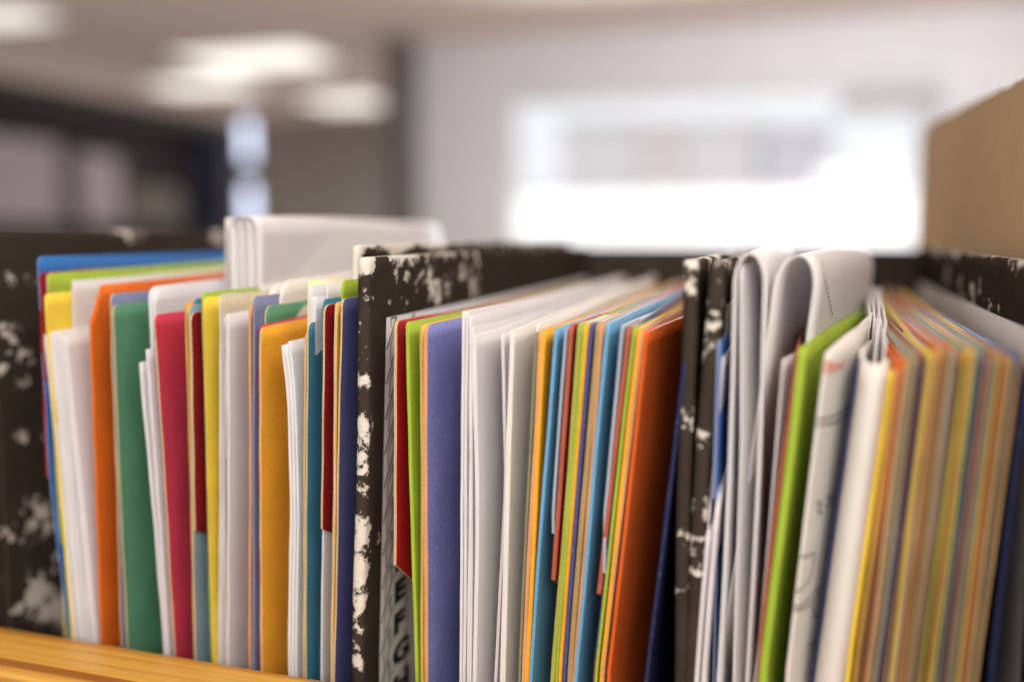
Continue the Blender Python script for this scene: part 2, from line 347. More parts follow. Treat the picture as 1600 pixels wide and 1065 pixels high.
# deeper room on the left
YL = 11.0
a = P(405, 300, YL); b = P(660, 300, YL)
box('back_wall', (P(396, 300, YL).x, YL, -1), (b.x + .1, YL+.2, ZCEIL-.004), GREYWALL); tag(bpy.data.objects['back_wall'], 'grey brown back wall left of the dark pillar', 'wall')
box('dark_wall', (-9, YL+.02, -1), (P(378, 300, YL).x, YL+.2, ZCEIL-.004), plain('dark_wall_paint', (.16,.14,.14), .8)); tag(bpy.data.objects['dark_wall'], 'dark back wall behind the bookcase', 'wall')
nw = empty('narrow_window', (P(360,300,YL).x, YL+.03, -1), 'narrow tall bluish window beside the dark bookcase', 'window')
xa, xb = P(379, 300, YL).x, P(395, 300, YL).x
BLUEG = plain('bluish_daylit_glass', (.5,.5,.5), .5, emit=(.62, .70, .90), strength=2.9)
zt = P(387, 160, YL).z; zm = P(387, 270, YL).z
box('pane', (xa, YL+.05, -.5), (xb, YL+.06, zm-.17), BLUEG, nw); box('pane', (xa, YL+.05, zm+.17), (xb, YL+.06, zt), BLUEG, nw)
box('crossbar', (xa, YL+.04, zm-.17), (xb, YL+.1, zm+.17), plain('grey_bar', (.25,.27,.3), .6), nw); box('header', (xa, YL+.04, zt), (xb, YL+.2, ZCEIL-.004), GREYWALL, nw)
p = P(600, 300, 6.7); q = P(634, 300, 6.7)
pil = box('pillar', (p.x, 6.7, -1), (q.x, 6.96, P(617, 45, 6.7).z), plain('dark_grey_pillar_paint', (.15,.135,.125), .7)); tag(pil, 'dark grey pillar left of the bright window', 'pillar')
# dark bookcase running away along the left
XB = P(0, 110, 5.0).x; zb_ = P(0, 118, 5.0).z; Y0b, Y1b = 4.3, PX(352, 190, XB).y
DARK = plain('dark_stained_wood', (.045,.035,.033), .6)
bc = empty('bookcase', (XB, Y0b, -.8), 'dark bookcase at the back left with pale boxes on it', 'bookcase')
box('top_board', (XB-.4, Y0b, zb_-.14), (XB, Y1b, zb_), DARK, bc); box('back_board', (XB-.42, Y0b, -.8), (XB-.40, Y1b, zb_), DARK, bc)
zsh = P(100, 348, 5.3).z
box('shelf_board', (XB-.4, Y0b, zsh-.03), (XB, Y1b, zsh), DARK, bc)
box('side_panel', (XB-.4, Y0b-.03, -.8), (XB, Y0b, zb_), DARK, bc)
box('side_panel', (XB-.4, Y1b, -.8), (XB, Y1b+.03, zb_), plain('navy_panel', (.05,.055,.11), .6), bc)
def on_shelf(x0, x1, ytop, c, label, nm='storage_box'):
    a = PX(x0, 340, XB-.03); b = PX(x1, 340, XB-.03); zt = PX((x0+x1)/2, ytop, XB-.03).z
    o = box(nm, (XB-.33, a.y, zsh+.001), (XB-.03, b.y, zt), plain('box_board', c, .7), None, .006); tag(o, label, 'box', 'boxes on the bookcase')
on_shelf(-40, 98, 215, (.40,.34,.36), 'large lilac grey box on the dark bookcase, at the left edge')
on_shelf(132, 192, 242, (.44,.37,.40), 'narrow lilac upright box in the middle of the bookcase')
on_shelf(202, 285, 292, (.17,.145,.12), 'low tan box on the bookcase beside the navy panel')
# lamps on the ceiling
def lamp(x0, x1, y0, y1, s, label):
    a = PZ(x0, (y0+y1)/2, ZCEIL); b = PZ(x1, (y0+y1)/2, ZCEIL); n = PZ((x0+x1)/2, y1, ZCEIL).y; f_ = PZ((x0+x1)/2, y0, ZCEIL).y
    lo, hi = min(n, f_), max(n, f_)
    e = empty('ceiling_lamp', (a.x, lo, ZCEIL), label, 'lamp', 'ceiling lamps at the back')
    box('housing', (a.x-.03, lo-.03, ZCEIL-.05), (b.x+.03, hi+.03, ZCEIL-.001), FRAME, e)
    box('diffuser', (a.x, lo, ZCEIL-.06), (b.x, hi, ZCEIL-.05), plain('lit_diffuser', (.8,.8,.8), .6, emit=(1, .93, .83), strength=s), e)
lamp(-60, 70, 2, 30, .85, 'ceiling lamp in the upper left corner of the room')
lamp(285, 512, 68, 98, 1.15, 'long bright ceiling lamp, broadest of those at the back')
lamp(238, 400, 118, 136, 1.1, 'dimmer ceiling lamp just beyond the broadest one')
lamp(482, 598, 143, 162, 1.1, 'small far ceiling lamp beside the dark pillar')

# ------------------------------------------------------------------ the shelf
sh = empty('wooden_shelf', (0, YF-.03, -.02), 'varnished yellow pine shelf with a raised front rail below the files', 'shelf')
yb_ = YF - .008
ra = P(0, 974, yb_); rb = P(545, 1064, yb_)
zr_ = (ra.z + rb.z)/2
def rail():
    v = []; f = []
    prof = [(yb_-.024, -.02), (yb_-.024, -.004), (yb_-.0225, -.0012), (yb_-.019, 0), (yb_-.003, 0), (yb_-.0008, -.0008), (yb_, -.003), (yb_, -.25+.03)]
    for X in (-.75, .75):
        zt = zr_ + (rb.z - ra.z)/(rb.x - ra.x)*(X - (ra.x + rb.x)/2)
        for y, dz in prof: v.append((X, y, zt + dz if dz > -.015 else (zt - .05 if y < yb_ else zt-.05)))
    n = len(prof)
    for i in range(n): f.append((i, (i+1) % n, n+(i+1) % n, n+i))
    f.append(tuple(range(n))[::-1]); f.append(tuple(range(n, 2*n)))
    return link('front_rail', mesh('front_rail', v, f), WOOD)
child(rail(), sh)
box('bottom_board', (-.75, yb_+.001, -.02), (.75, YF+.36, 0), WOOD, sh)
box('side_board', (-.75, yb_-.02, -.02), (-.73, YF+.36, .10), WOOD, sh); box('side_board', (.73, yb_-.02, -.02), (.75, YF+.36, .10), WOOD, sh)

# ------------------------------------------------------------------ binders
def board(name, top, low, ztop, th, spots, parent, depth=.285, dy=0.0, edge_wear=.18, top_wear=.12, seed=1, face=+1, round_=.9):
    """cover board; top / low: photo pixels of its face line at the front; spots: (px, py, radius m, strength) on its face"""
    a = P(top[0], top[1], YF+dy); b = P(low[0], low[1], YF+dy)
    lean = (a.x - b.x)/(a.z - b.z)
    Z1 = ztop; Z0 = .002
    xat = lambda z: a.x + (z - a.z)*lean if z > b.z else b.x + (z - b.z)*lean*.3
    S = []
    for s in spots:
        X = a.x
        for _ in range(4):
            q = PX(s[0], s[1], X); X = xat(q.z)
        S.append((q.y, q.z, s[2]*1.15, s[3] + (.26 if s[1] > 780 and seed == 3 else .12)))
    rnd = random.Random(seed)
    EW = [(rnd.uniform(.14, Z1), rnd.uniform(.0015, .007), rnd.uniform(.3, .75)) for _ in range(16)]
    TW = [(rnd.uniform(YF, YF+depth), rnd.uniform(.004, .014), rnd.uniform(.2, .55)) for _ in range(9)]
    ys = list(np.linspace(.0018, depth, 66)); nz = 84
    zs = [Z0 + (Z1 - Z0)*(i/(nz-1))**.72 for i in range(nz)]
    loop = []                                     # (dx from face, dy)
    h = th/2
    for y in reversed(ys): loop.append((0, y, 0))
    for i in range(1, 8):
        an = math.pi*i/8; loop.append((-face*(h - h*math.cos(an)), .0018 - .0018*math.sin(an), 1))
    for y in ys[::6]: loop.append((-face*th, y, 0))
    nl = len(loop); v = []; wv = []; f = []
    for z in zs:
        x0 = xat(z)
        for dx, d, e in loop:
            y = YF + dy + d; v.append((x0 + dx + .0003*math.sin(z*60+seed) , y, z))
            m = -.06
            for sy, sz, sr, st in S: m = max(m, st*math.exp(-((y-sy)**2 + (z-sz)**2)/(sr*sr)) - .06)
            if d < .004:
                for ez, er, es in EW: m = max(m, es*math.exp(-((z-ez)/er)**2))
                m += edge_wear*(1 - d/.004)
            if Z1 - z < .007:
                for ty, tr, ts in TW: m = max(m, ts*math.exp(-((y-ty)/tr)**2 - ((Z1-z)/.004)**2))
                m += top_wear*max(0, 1 - (Z1 - z)/.003)
            wv.append(m)
    for i in range(nz-1):
        for j in range(nl-1):
            q = (i*nl+j, (i+1)*nl+j, (i+1)*nl+j+1, i*nl+j+1); f.append(q if face < 0 else q[::-1])
    # closing faces: back, top ridge, bottom
    nv = len(v); ridge = []
    for j in range(nl):
        dx, d, e = loop[j]; ridge.append(nv + j); x0 = xat(Z1)
        v.append((x0 + (dx*.55 - face*th*.22), YF+dy+max(d, .0012), Z1 + .0006)); wv.append(wv[(nz-1)*nl + j] + .08)
    for j in range(nl-1):
        q = ((nz-1)*nl+j, ridge[j], ridge[j+1], (nz-1)*nl+j+1); f.append(q if face < 0 else q[::-1])
    f.append(tuple(ridge) if face > 0 else tuple(reversed(ridge)))
    for i in range(nz-1):
        q = (i*nl, i*nl+nl-1, (i+1)*nl+nl-1, (i+1)*nl); f.append(q if face < 0 else q[::-1])
    me = mesh(name, v, f)
    at = me.attributes.new('wear', 'FLOAT', 'POINT'); at.data.foreach_set('value', wv)
    o = link(name, me, MARBLE); child(o, parent)
    for p_ in me.polygons: p_.use_smooth = len(p_.vertices) == 4
    o['xat'] = 0
    del o['xat']
    return o, xat
def lining(name, xat, y0, y1, z0, z1, parent, mat, off=.0004, face=1):
    v = []; f = []; n = 24
    for i in range(n+1):
        z = z0 + (z1-z0)*i/n; v += [(xat(z)+face*off, y0, z), (xat(z)+face*off, y1, z)]
    for i in range(n): f.append((2*i, 2*i+1, 2*i+3, 2*i+2))
    o = link(name, mesh(name, v, f), mat); child(o, parent); return o

ZT = P(568, 405, YF).z                       # top of the covers
ZA = P(0, 361, .27).z
# binder one: the left one
b1 = empty('lever_arch_binder', (P(300,700,YF).x, YF+.28, .002), 'worn black marbled binder at the left, holding the most colourful folders', 'binder', 'worn black marbled binders')
A_spots = [(8, 510, .0042, .62), (22, 520, .004, .5), (40, 555, .005, .6), (50, 570, .004, .5), (25, 585, .004, .4), (35, 440, .005, .3), (15, 437, .003, .3), (35, 680, .004, .55), (70, 685, .003, .45),
           (62, 800, .0075, .55), (72, 820, .005, .5), (45, 835, .005, .45), (20, 835, .004, .36), (3, 825, .004, .6), (60, 930, .009, .6), (85, 950, .009, .7), (25, 945, .005, .42), (40, 375, .002, .3), (90, 870, .004, .5), (340, 372, .006, .65), (45, 470, .004, .33), (2, 580, .004, .4)]
oA, xA = board('cover', (-62, 362), (-30, 1000), ZA, .004, A_spots, b1, seed=3, top_wear=0)
crease = [PX(2, 690, xA(.27)), PX(18, 985, xA(.22))]
v = [(xA(q.z)+.0003, q.y + s, q.z) for q in (Vector((0, crease[0].y-.002, ZA-.006)), crease[0], crease[1]) for s in (-.0002, .0002)]
child(link('hinge_crease', mesh('hinge_crease', v, [(0,1,3,2),(2,3,5,4)]), plain('crease_scuff', (.13,.10,.075), .6)), b1)
B1_spots = []
oB1, xB1 = board('cover', (562, 392), (540, 1065), P(600, 386, YF+.018).z, .0030, [(620, 390, .01, .5)], b1, dy=.018, seed=5, top_wear=.5, depth=.27)
box('spine', (xA(.2)+.001, YF+.285, .002), (xB1(.2)-.004, YF+.289, ZT-.002), MARBLE, b1)
# binder two: the middle one
b2 = empty('lever_arch_binder', (P(820,700,YF).x, YF+.28, .002), 'worn black marbled binder in the middle, with an A to Z index printed inside', 'binder', 'worn black marbled binders')
B2_spots = [(640, 420, .004, .55), (650, 408, .004, .5), (625, 410, .005, .5), (685, 450, .006, .62), (672, 440, .006, .58), (700, 455, .006, .5), (742, 440, .007, .55), (725, 430, .006, .45), (634, 470, .003, .5), (608, 478, .003, .42), (662, 432, .004, .45), (745, 395, .006, .4), (590, 840, .003, .4), (586, 850, .003, .35)]
oB2, xB2 = board('cover', (578, 405), (566, 1065), ZT, .0042, B2_spots, b2, seed=11, edge_wear=.30)
lz1 = PX(602, 496, xB2(.3)).z
ly0 = PX(602, 496, xB2(.3)).y
lin2 = lining('printed_lining', xB2, ly0, YF+.283, .012, lz1, b2, GREYP)
oC1, xC1 = board('cover', (1088, 430), (1072, 1065), ZT, .0038, [], b2, seed=21, edge_wear=-.2, top_wear=.15)
box('spine', (xB2(.2)+.001, YF+.286, .002), (xC1(.2)-.004, YF+.290, ZT-.001), MARBLE, b2)
# binder three: the right one
b3 = empty('lever_arch_binder', (P(1350,700,YF).x, YF+.28, .002), 'worn black marbled binder at the right, packed tight beside the tall brown cardboard', 'binder', 'worn black marbled binders')
oD, xD = board('cover', (1130, 430), (1088, 1065), ZT-.0004, .0042, [], b3, seed=33, edge_wear=-.2, top_wear=.15)
lining('grey_lining', xD, YF+.012, YF+.283, .012, ZT-.012, b3, GREYP)
E_spots = [(1518, 462, .006, .62), (1530, 450, .005, .5), (1500, 440, .008, .5), (1505, 470, .004, .5), (1545, 480, .004, .5), (1480, 430, .01, .4), (1560, 475, .003, .4), (1590, 900, .004, .4), (1592, 1000, .005, .45)]
oE, xE = board('cover', (1640, 450), (1612, 1065), ZT-.0002, .004, E_spots, b3, seed=41, face=-1, top_wear=.2)
ez = PX(1560, 492, xE(.3)).z
lining('grey_lining', xE, YF+.010, YF+.283, .012, ez, b3, GREYP, face=-1)
box('spine', (xD(.2)+.001, YF+.286, .002), (xE(.2)+.0035, YF+.290, ZT-.0012), MARBLE, b3)

# printing on the lining of the middle binder: index letters and slanted cells
fz = PX(630, 962, xB2(.2))
pitch = .0112
letters = 'ABCDEFGHIJKLM'
zF = fz.z
def strip(v, f, pts, wd, off=.0006):
    for (ya, za), (yb, zb) in zip(pts, pts[1:]):
        d = Vector((yb-ya, zb-za)); 
        if d.length < 1e-7: continue
        n = Vector((-d.y, d.x)).normalized()*wd/2; k = len(v)
        for (y, z) in ((ya-n.x, za-n.y), (yb-n.x, zb-n.y), (yb+n.x, zb+n.y), (ya+n.x, za+n.y)): v.append((xB2(z)+off, y, z))
        f.append((k, k+1, k+2, k+3))
v = []; f = []
yc = ly0
for i in range(-12, 10):
    z = zF - i*pitch
    if z > lz1 + .004: continue
    c1 = [(yc+.0004, z-.006), (yc+.0072, z+.0050), (yc+.0072, z+.0120), (yc+.0030, z+.0062), (yc+.0030, z+.0005)]
    c2 = [(yc+.0084, z-.0055), (yc+.0210, z+.0065), (yc+.0210, z-.0030)]
    cl = lambda p: [(y, min(zz, lz1-.0004)) for y, zz in p]
    strip(v, f, cl(c1[:2]), .00075); strip(v, f, cl(c1[1:3]), .0008); strip(v, f, cl(c1[2:]), .0005)
    strip(v, f, cl(c2), .0006)
child(link('index_cells', mesh('index_cells', v, f), PENCIL), lin2) if False else child(link('index_cells', mesh('index_cells', v, f), PENCIL), b2)
for i, ch in enumerate(letters):
    cu = bpy.data.curves.new('t', 'FONT'); cu.body = ch; cu.size = .0098; cu.offset = .00050
    to = bpy.data.objects.new('t', cu); COL.objects.link(to); bpy.context.view_layer.update()
    me = bpy.data.meshes.new_from_object(to.evaluated_get(bpy.context.evaluated_depsgraph_get())); bpy.data.objects.remove(to)
    z = zF + (5 - i)*pitch - .0032
    for q in me.vertices:
        y_, z_ = q.co.x*1.9, q.co.y; zz = z + z_; q.co = (xB2(zz)+.0008, yc+.0095+y_, zz)
    child(link('index_letter', me, INK), b2)

# ------------------------------------------------------------------ binder one contents, left to right
folder('blue folder, tallest and leftmost, against the marbled cover', 'blue', [(59, 401), (76, 745), (118, 1065)], th=.0004, edge='slate')
divider('dark red tab divider whose thin edge shows beside the lime folder at the far left', 'maroon', [(62, 424), (82, 1000)], 745, edge='maroon')
folder('lime green folder behind the yellow one at the far left', 'lime', [(72, 428), (105, 1065)], rise=.003, dy=.0015)
page('white sheet sticking up between the lime and the yellow folder', WHITE, [(112, 437), (130, 1000)], dy=.0096, depth=.2, rise=.002)
folder('bright yellow folder with a pin mark behind the leaning white bundle', 'yellow', [(70, 459), (112, 985)], th=.0005, rise=.004, edge='yellow')
pack(6, 'white sheet of the bundle leaning in front of the yellow folder at the left', WHITE, [(71, 521), (118, 990)], [(103, 522), (150, 995)], 'white bundle at the far left', th=.00135, jit=4, dyj=.0012, rise=.004)
page('taller white sheet at the back of the leaning white bundle', WHITE, [(76, 505), (120, 992)], dy=.002, th=.0008)
folder('deep orange folder with a clipped front corner', 'orange', [(139, 446), (157, 1003)], th=.0006, chamfer=.0055, rise=.006, edge='orange')
folder('grey blue folder just peeping above the green folder', 'slate', [(172, 460), (190, 1003)], th=.0005, rise=.002, edge='cream')
folder('dark green folder with a worn cream front edge', 'green', [(176, 478), (199, 1008)], th=.0006, rise=.002)
page('bluish white sheets folded behind the crimson folder', COOL, [(232, 448), (262, 1010)], dy=.004, th=.0012, rise=.003, r=.004)
page('bluish white sheet with a soft corner next to the crimson folder', COOL, [(238, 452), (265, 1010)], dy=.005, th=.001, rise=.003, r=.004)
page('short white sheet between the green and the crimson folder, the lowest', LILAC, [(219, 566), (258, 1012)], th=.0010, r=.0008)
page('short white sheet right behind the lowest one by the crimson folder', LILAC, [(229, 545), (262, 1012)], th=.0010)
folder('crimson folder between white sheets and a thin ochre one', 'crimson', [(240, 490), (273, 1018)], th=.0006, rise=.002)
folder('thin ochre folder seen as an edge right of the crimson folder', 'ochre', [(290, 474), (304, 1020)], th=.0006, edge='beige')
folder('pale blue folder peeping over the first dark red tab', 'bluegray', [(295, 478), (306, 1020)], th=.0004)
folder('teal folder showing below the first dark red tab', 'teal', [(303, 466), (308, 1020)], th=.0005, dy=.0035, edge='teal')
divider('dark red tab divider between the crimson and the yellow folder', 'maroon', [(298, 489), (308, 1020)], 828, th=.0006)
folder('thin lime green folder behind the tall yellow one', 'lime', [(316, 459), (331, 1028)], dy=.003, th=.0004, edge='lime', rise=.002)
folder('tall narrow yellow folder left of the plastic sleeve', 'yellow', [(317, 464), (333, 1025)], th=.0006, edge='straw')
tag(sheet('plastic_sleeve', [(343, 460), (352, 1030)], SLEEVE, SLEEVE, th=.0003, depth=.22, r=.002), 'clear plastic sleeve sticking out over a white bundle', 'sleeve')
pack(4, 'white sheet of the thick bundle inside the plastic sleeve', LILAC, [(346, 497), (343, 1030)], [(357, 491), (356, 1032)], 'white bundle in the plastic sleeve', th=.0007, jit=3, rise=.004)
folder('thin salmon folder right of the white bundle in the sleeve', 'peach', [(391, 476), (391, 1035)], th=.0006, edge='peach')
folder('slate blue folder beside the golden folder', 'slate', [(397, 462), (396, 1036)], th=.0005, edge='slate')
# tall folded papers standing above the row
def folded(label, xl_, xr_, ytop, dy, depth, m, th=.0004, group=None, zb=.02, spread=0, tilt=0, arch=2.6, xd=0):
    a = P(xl_, ytop, YF+dy); b = P(xr_, ytop, YF+dy); rad = (b.x - a.x)/2; cx = (a.x + b.x)/2
    prof = []
    for i in range(12): prof.append((-rad - spread*(1 - i/11), zb + (a.z - arch*rad - zb)*i/11))
    for i in range(1, 12):
        an = math.pi*i/12; prof.append((-rad*math.cos(an), a.z - arch*rad*(1 - math.sin(an))))
    for i in range(12): prof.append((rad + spread*(i/11), a.z - arch*rad + (zb - a.z + arch*rad)*i/11))
    v = []; f = []; n = len(prof); nd = 10
    for j in range(nd):
        d = depth*j/(nd-1)
        for x, z in prof: v.append((cx + x + .0005*math.sin(d*40+z*30) + tilt*(z-a.z) + xd*d, YF+dy+d+.0004*math.sin(z*120), z + .0006*math.sin(d*30)))
    for j in range(nd-1):
        for i in range(n-1): f.append((j*n+i, j*n+i+1, (j+1)*n+i+1, (j+1)*n+i))
    o = link('folded_paper', mesh('folded_paper', v, f), m, smooth=True)
    s = o.modifiers.new('solid', 'SOLIDIFY'); s.thickness = th; s.offset = 0
    return tag(o, label, 'paper', group)
folded('tall white folded sheets standing highest above the row, outer fold', 358, 402, 338, .035, .17, WHITE, .0004, arch=.8)
page('loose white sheet against the right side of the tall folded sheets', LILAC, [(405, 346), (408, 560)], dy=.036, depth=.16, th=.0003, wav=.0007)
page('loose white sheet against the left side of the tall folded sheets', WHITE, [(353, 341), (356, 560)], dy=.037, depth=.15, th=.0003, wav=.0008, rise=-.002)
folded('narrow white fold tucked inside the left of the tall folded sheets', 362, 373, 345, .036, .15, WHITE, .0004, arch=2.2)
folded('white fold in the middle of the tall folded sheets', 374, 386, 343, .0355, .155, LILAC, .0004, arch=3)
folded('white fold tucked inside the right of the tall folded sheets', 387, 399, 346, .0355, .16, WHITE, .0004, arch=4)
page('ivory sheet rising behind the second green folder', IVORY, [(418, 447), (425, 1040)], dy=.012, depth=.19, r=.006, rise=.007, th=.0006)
page('ivory sheet in the middle of the cluster behind the light lime folder', IVORY, [(437, 440), (445, 1040)], dy=.014, depth=.19, r=.006, rise=.006, th=.0006)
folder('green folder peeping above the golden one', 'green', [(414, 477), (415, 1040)], dy=.005, th=.0005, rise=.002, r=.003)
folder('raspberry folder, only its top line showing over the golden folder', 'crimson', [(405, 508), (406, 1038)], th=.0003, edge='crimson', rise=.004)
folder('golden orange folder in the middle of the left binder', 'ochre', [(406, 512), (407, 1038)], th=.0007, rise=.004)
page('curling white sheet left of the teal folder, outermost', WHITE, [(441, 538), (450, 600), (456, 800), (452, 1045)], dy=.0, th=.0008, rise=.004)
page('curling white sheet in the middle of three left of the teal folder', WHITE, [(446, 536), (456, 600), (461, 800), (458, 1045)], dy=.001, th=.0008, rise=.004)
page('bluish curling white sheet nearest the teal folder', COOL, [(452, 534), (461, 600), (466, 800), (463, 1045)], dy=.001, th=.0008, rise=.004)
page('pale yellow slip sticking up left of the second dark red tab', paper('pale_yellow_paper', (.82,.74,.44)), [(482, 440), (476, 1045)], dy=.006)
page('bluish white sheet beside the pale yellow slip', COOL, [(486, 447), (478, 1045)], dy=.006, th=.0009)
page('low bluish white sheet in front of the pale yellow slip', COOL, [(489, 465), (481, 1045)], dy=.004, th=.0014, rise=.003)
folder('straw yellow folder edge at the left of the teal folder', 'straw', [(478, 520), (474, 1045)], th=.0005)
folder('teal folder left of the second dark red tab', 'teal', [(482, 504), (478, 1047)], th=.0006, rise=.003)
page('white sheet standing behind the second dark red tab', WHITE, [(512, 441), (505, 1050)], dy=.008)
folder('teal folder peeping out over the second dark red tab', 'teal', [(506, 466), (501, 1050)], th=.0005, edge='teal', dy=.005)
page('bluish white sheet showing below the second dark red tab', COOL, [(506, 492), (502, 1050)], th=.0005, dy=.0015)
divider('dark red tab divider between the teal and the dark purple blue folder', 'maroon', [(507, 477), (500, 1050)], 826, th=.0006)
folder('bright lime folder sticking up beside the middle binder cover', 'lime', [(534, 437), (528, 1055)], th=.0004, dy=.003, edge='lime')
folder('thin ochre folder left of the dark purple blue folder', 'ochre', [(525, 471), (518, 1052)], th=.0009)
folder('dark purple blue folder, last before the middle binder', 'purple', [(535, 468), (523, 1055)], th=.0006, rise=.002)

# ------------------------------------------------------------------ binder two contents
divider('blue divider, only its top line showing behind the red tab', 'royal', [(650, 499), (650, 1065)], 640, th=.0005, edge='royal', back=.045, dy=.02)
divider('bright red tab divider in front of the printed letters', 'red', [(618, 503), (617, 1065)], 882, th=.0009, back=.035)
folder('yellow green folder between the red tab and the periwinkle folder', 'lime', [(637, 505), (652, 1065)], th=.0010, edge='lime')
folder('thin yellow folder at the left edge of the periwinkle folder', 'yellow', [(659, 508), (660, 1065)], th=.0008, edge='straw')
folder('thin peach folder directly behind the periwinkle folder', 'peach', [(663, 510), (664, 1065)], th=.0006, edge='peach')
folder('speckled periwinkle blue folder in sharp focus in the middle', 'periwinkle', [(667, 509), (667, 1065)], th=.0009, edge='peach')
page('tall white sheet with its long top edge running back, first of its bundle', WHITE, [(724, 487), (718, 1065)], th=.0008, depth=.24)
page('tall white sheet second from the periwinkle folder', LILAC, [(729, 489), (724, 1065)], th=.0009, depth=.24)
page('white sheet with a slightly lower top behind the curved white bundle', WHITE, [(735, 493), (731, 1065)], th=.0008, depth=.24)
page('lilac white sheet edge left of the curved white bundle', LILAC, [(738, 512), (735, 1065)], th=.0007, depth=.22)
page('curved white sheet shaded where it bends away, right of the tall white ones', WHITE, [(741, 522), (746, 760), (742, 1065)], th=.0012, rise=.002, bend=[(0,0),(.02,.0015),(.06,-.001),(.2,0)])
page('white sheet hidden behind the dog eared bundle', LILAC, [(783, 520), (790, 760), (772, 1065)], th=.0009, dy=.004)
pack(3, 'ivory white sheet of the dog eared bundle beside the pink sheet', IVORY, [(798, 518), (781, 1065)], [(803, 514), (787, 1065)], 'dog eared ivory bundle', th=.0007, jit=2, rise=.005)
page('torn ivory sheet with a dark hole mark on its top corner', IVORY, [(840, 508), (812, 1065)], dy=.004, th=.0006, rise=.006)
folder('pale grey green folder edge right of the ivory bundle', 'greygreen', [(838, 518), (812, 1065)], th=.0007, edge='greygreen')
folder('salmon pink folder edge left of the golden one in the middle binder', 'peach', [(845, 516), (817, 1065)], th=.0010, edge='peach')
folder('golden folder in the middle binder left of the light blue one', 'ochre', [(851, 514), (823, 1065)], th=.0012, edge='ochre')
folder('light blue folder, the left one of two, behind a dark red tab', 'skyblue', [(869, 512), (828, 1065)], th=.0009, edge='skyblue')
page('small bluish white strip beside the first dark red tab of the middle binder', BLUEP, [(884, 512), (864, 800)], th=.0007, zcut=.24, depth=.05)
divider('dark red tab divider between two light blue folders', 'maroon', [(893, 508), (853, 1065)], 905, th=.0012, edge='redbrown')
for i, (lb, c, a, b, t) in enumerate((('olive green folder edge right of the first dark red tab in the middle binder', 'olive', (906, 506), (862, 1065), .0012), ('lime green folder edge next to the olive one', 'lime', (911, 507), (868, 1065), .0006), ('ochre folder edge left of the thin navy one', 'ochre', (916, 506), (874, 1065), .0010),
                            ('thin navy folder edge between the ochre and the beige one', 'purple', (925, 506), (881, 1065), .0010), ('beige folder edge left of the second light blue folder', 'beige', (935, 505), (889, 1065), .0014), ('apricot folder edge touching the second light blue folder', 'peach', (942, 505), (896, 1065), .0007))):
    folder(lb, c, [a, b], th=t, edge=c, dy=random.uniform(0, .001))
folder('light blue folder, the right one of two, beside a dark red tab', 'skyblue', [(950, 503), (899, 1065)], th=.0010, edge='skyblue')
page('grey white strip left of the dark red tab by the orange red folder', BLUEP, [(974, 510), (945, 800)], th=.0008, zcut=.23, depth=.05)
divider('dark red tab divider left of the orange red folder', 'maroon', [(983, 510), (920, 1065)], 927, th=.0012, edge='redbrown')
folder('yellow green folder edge left of the orange red folder', 'olive', [(993, 512), (930, 1065)], th=.0008, edge='lime')
folder('golden folder edge left of the orange red folder', 'ochre', [(999, 514), (937, 1065)], th=.0010, edge='ochre')
folder('beige folder edge touching the orange red folder', 'peach', [(1004, 515), (942, 1065)], th=.0006, edge='peach')
folder('orange red folder, last bright one before the right binder', 'rust', [(1010, 516), (950, 1065)], th=.0010, edge='rust', bend=[(0,0),(.02,.0016),(.07,.0052),(.235,.006)])
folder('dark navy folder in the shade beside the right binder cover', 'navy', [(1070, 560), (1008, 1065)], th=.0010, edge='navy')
# more folders whose tops run back over the middle binder
for lb, c, a, dy_, rs in (('thin yellow folder standing back over the middle binder', 'ochre', (930, 492), .03, .002), ('thin grey green folder standing back over the middle binder', 'greygreen', (950, 490), .035, .002), ('thin red folder standing back in the middle binder', 'rust', (975, 490), .03, .002), ('thin grey folder standing back over the middle binder', 'bluegrey', (965, 489), .033, .003)):
    folder(lb, c, [a, (a[0]-40, 1000)], th=.0007, dy=dy_, depth=.19, rise=rs, edge=c)
folder('navy folder rising just behind the orange red one', 'purple', [(989, 508), (926, 1065)], th=.0005, dy=.001, rise=.007, edge='purple')
folder('dark red folder line just behind the orange red one', 'maroon', [(991, 511), (928, 1065)], th=.0005, dy=.001, rise=.005, edge='maroon')

# ------------------------------------------------------------------ binder three contents
page('white sheet standing next to the left cover of the right binder', LILAC, [(1128, 560), (1085, 1065)], th=.0006, dy=.004)
v = []
page('white sheet edge with a black dashed line left of the blue tab', LILAC, [(1108, 830), (1090, 1065)], th=.0012, r=.004)
page('white sheet with a rounded corner below the blue tab', LILAC, [(1122, 775), (1100, 1065)], th=.0012, r=.010)
divider('blue tab divider between the marbled cover and the big curled sheets', 'royal', [(1123, 532), (1115, 780), (1110, 1065)], 778, th=.0009, edge='slate', back=.01)
folded('big white sheet folded over, left one of two rising above the right binder', 1149, 1196, 395, .002, .15, WHITE, .0006, arch=2.2, tilt=.012, xd=.03)
page('added white sheet slanting to catch light inside the left of the two big folded sheets', WHITE, [(1153, 412), (1152, 700), (1142, 1065)], th=.0004, dy=.003, depth=.12, r=.004, bend=[(0,0),(.012,.0030),(.03,.0058),(.12,.0075)])  # added sheet, turned forward to lighten the dark inside of the fold
curl = folded('big folded white sheet with a dotted line, arching over the lime green folder', 1217, 1280, 398, .012, .13, WHITE, .0006, arch=1.9, tilt=.11, xd=.165)
page('added white sheet slanting to catch light under the arch of the right big folded sheet', WHITE, [(1221, 560), (1205, 760), (1176, 1065)], th=.0004, dy=.001, depth=.11, bend=[(0,0),(.012,.0030),(.03,.0058),(.11,.013)])  # added sheet, angled to lighten the dark gap below the arch
folder('thin red brown folder edge left of the lime green folder in the right binder', 'redbrown', [(1246, 552), (1188, 1000)], th=.0009, edge='redbrown', dy=-.001)
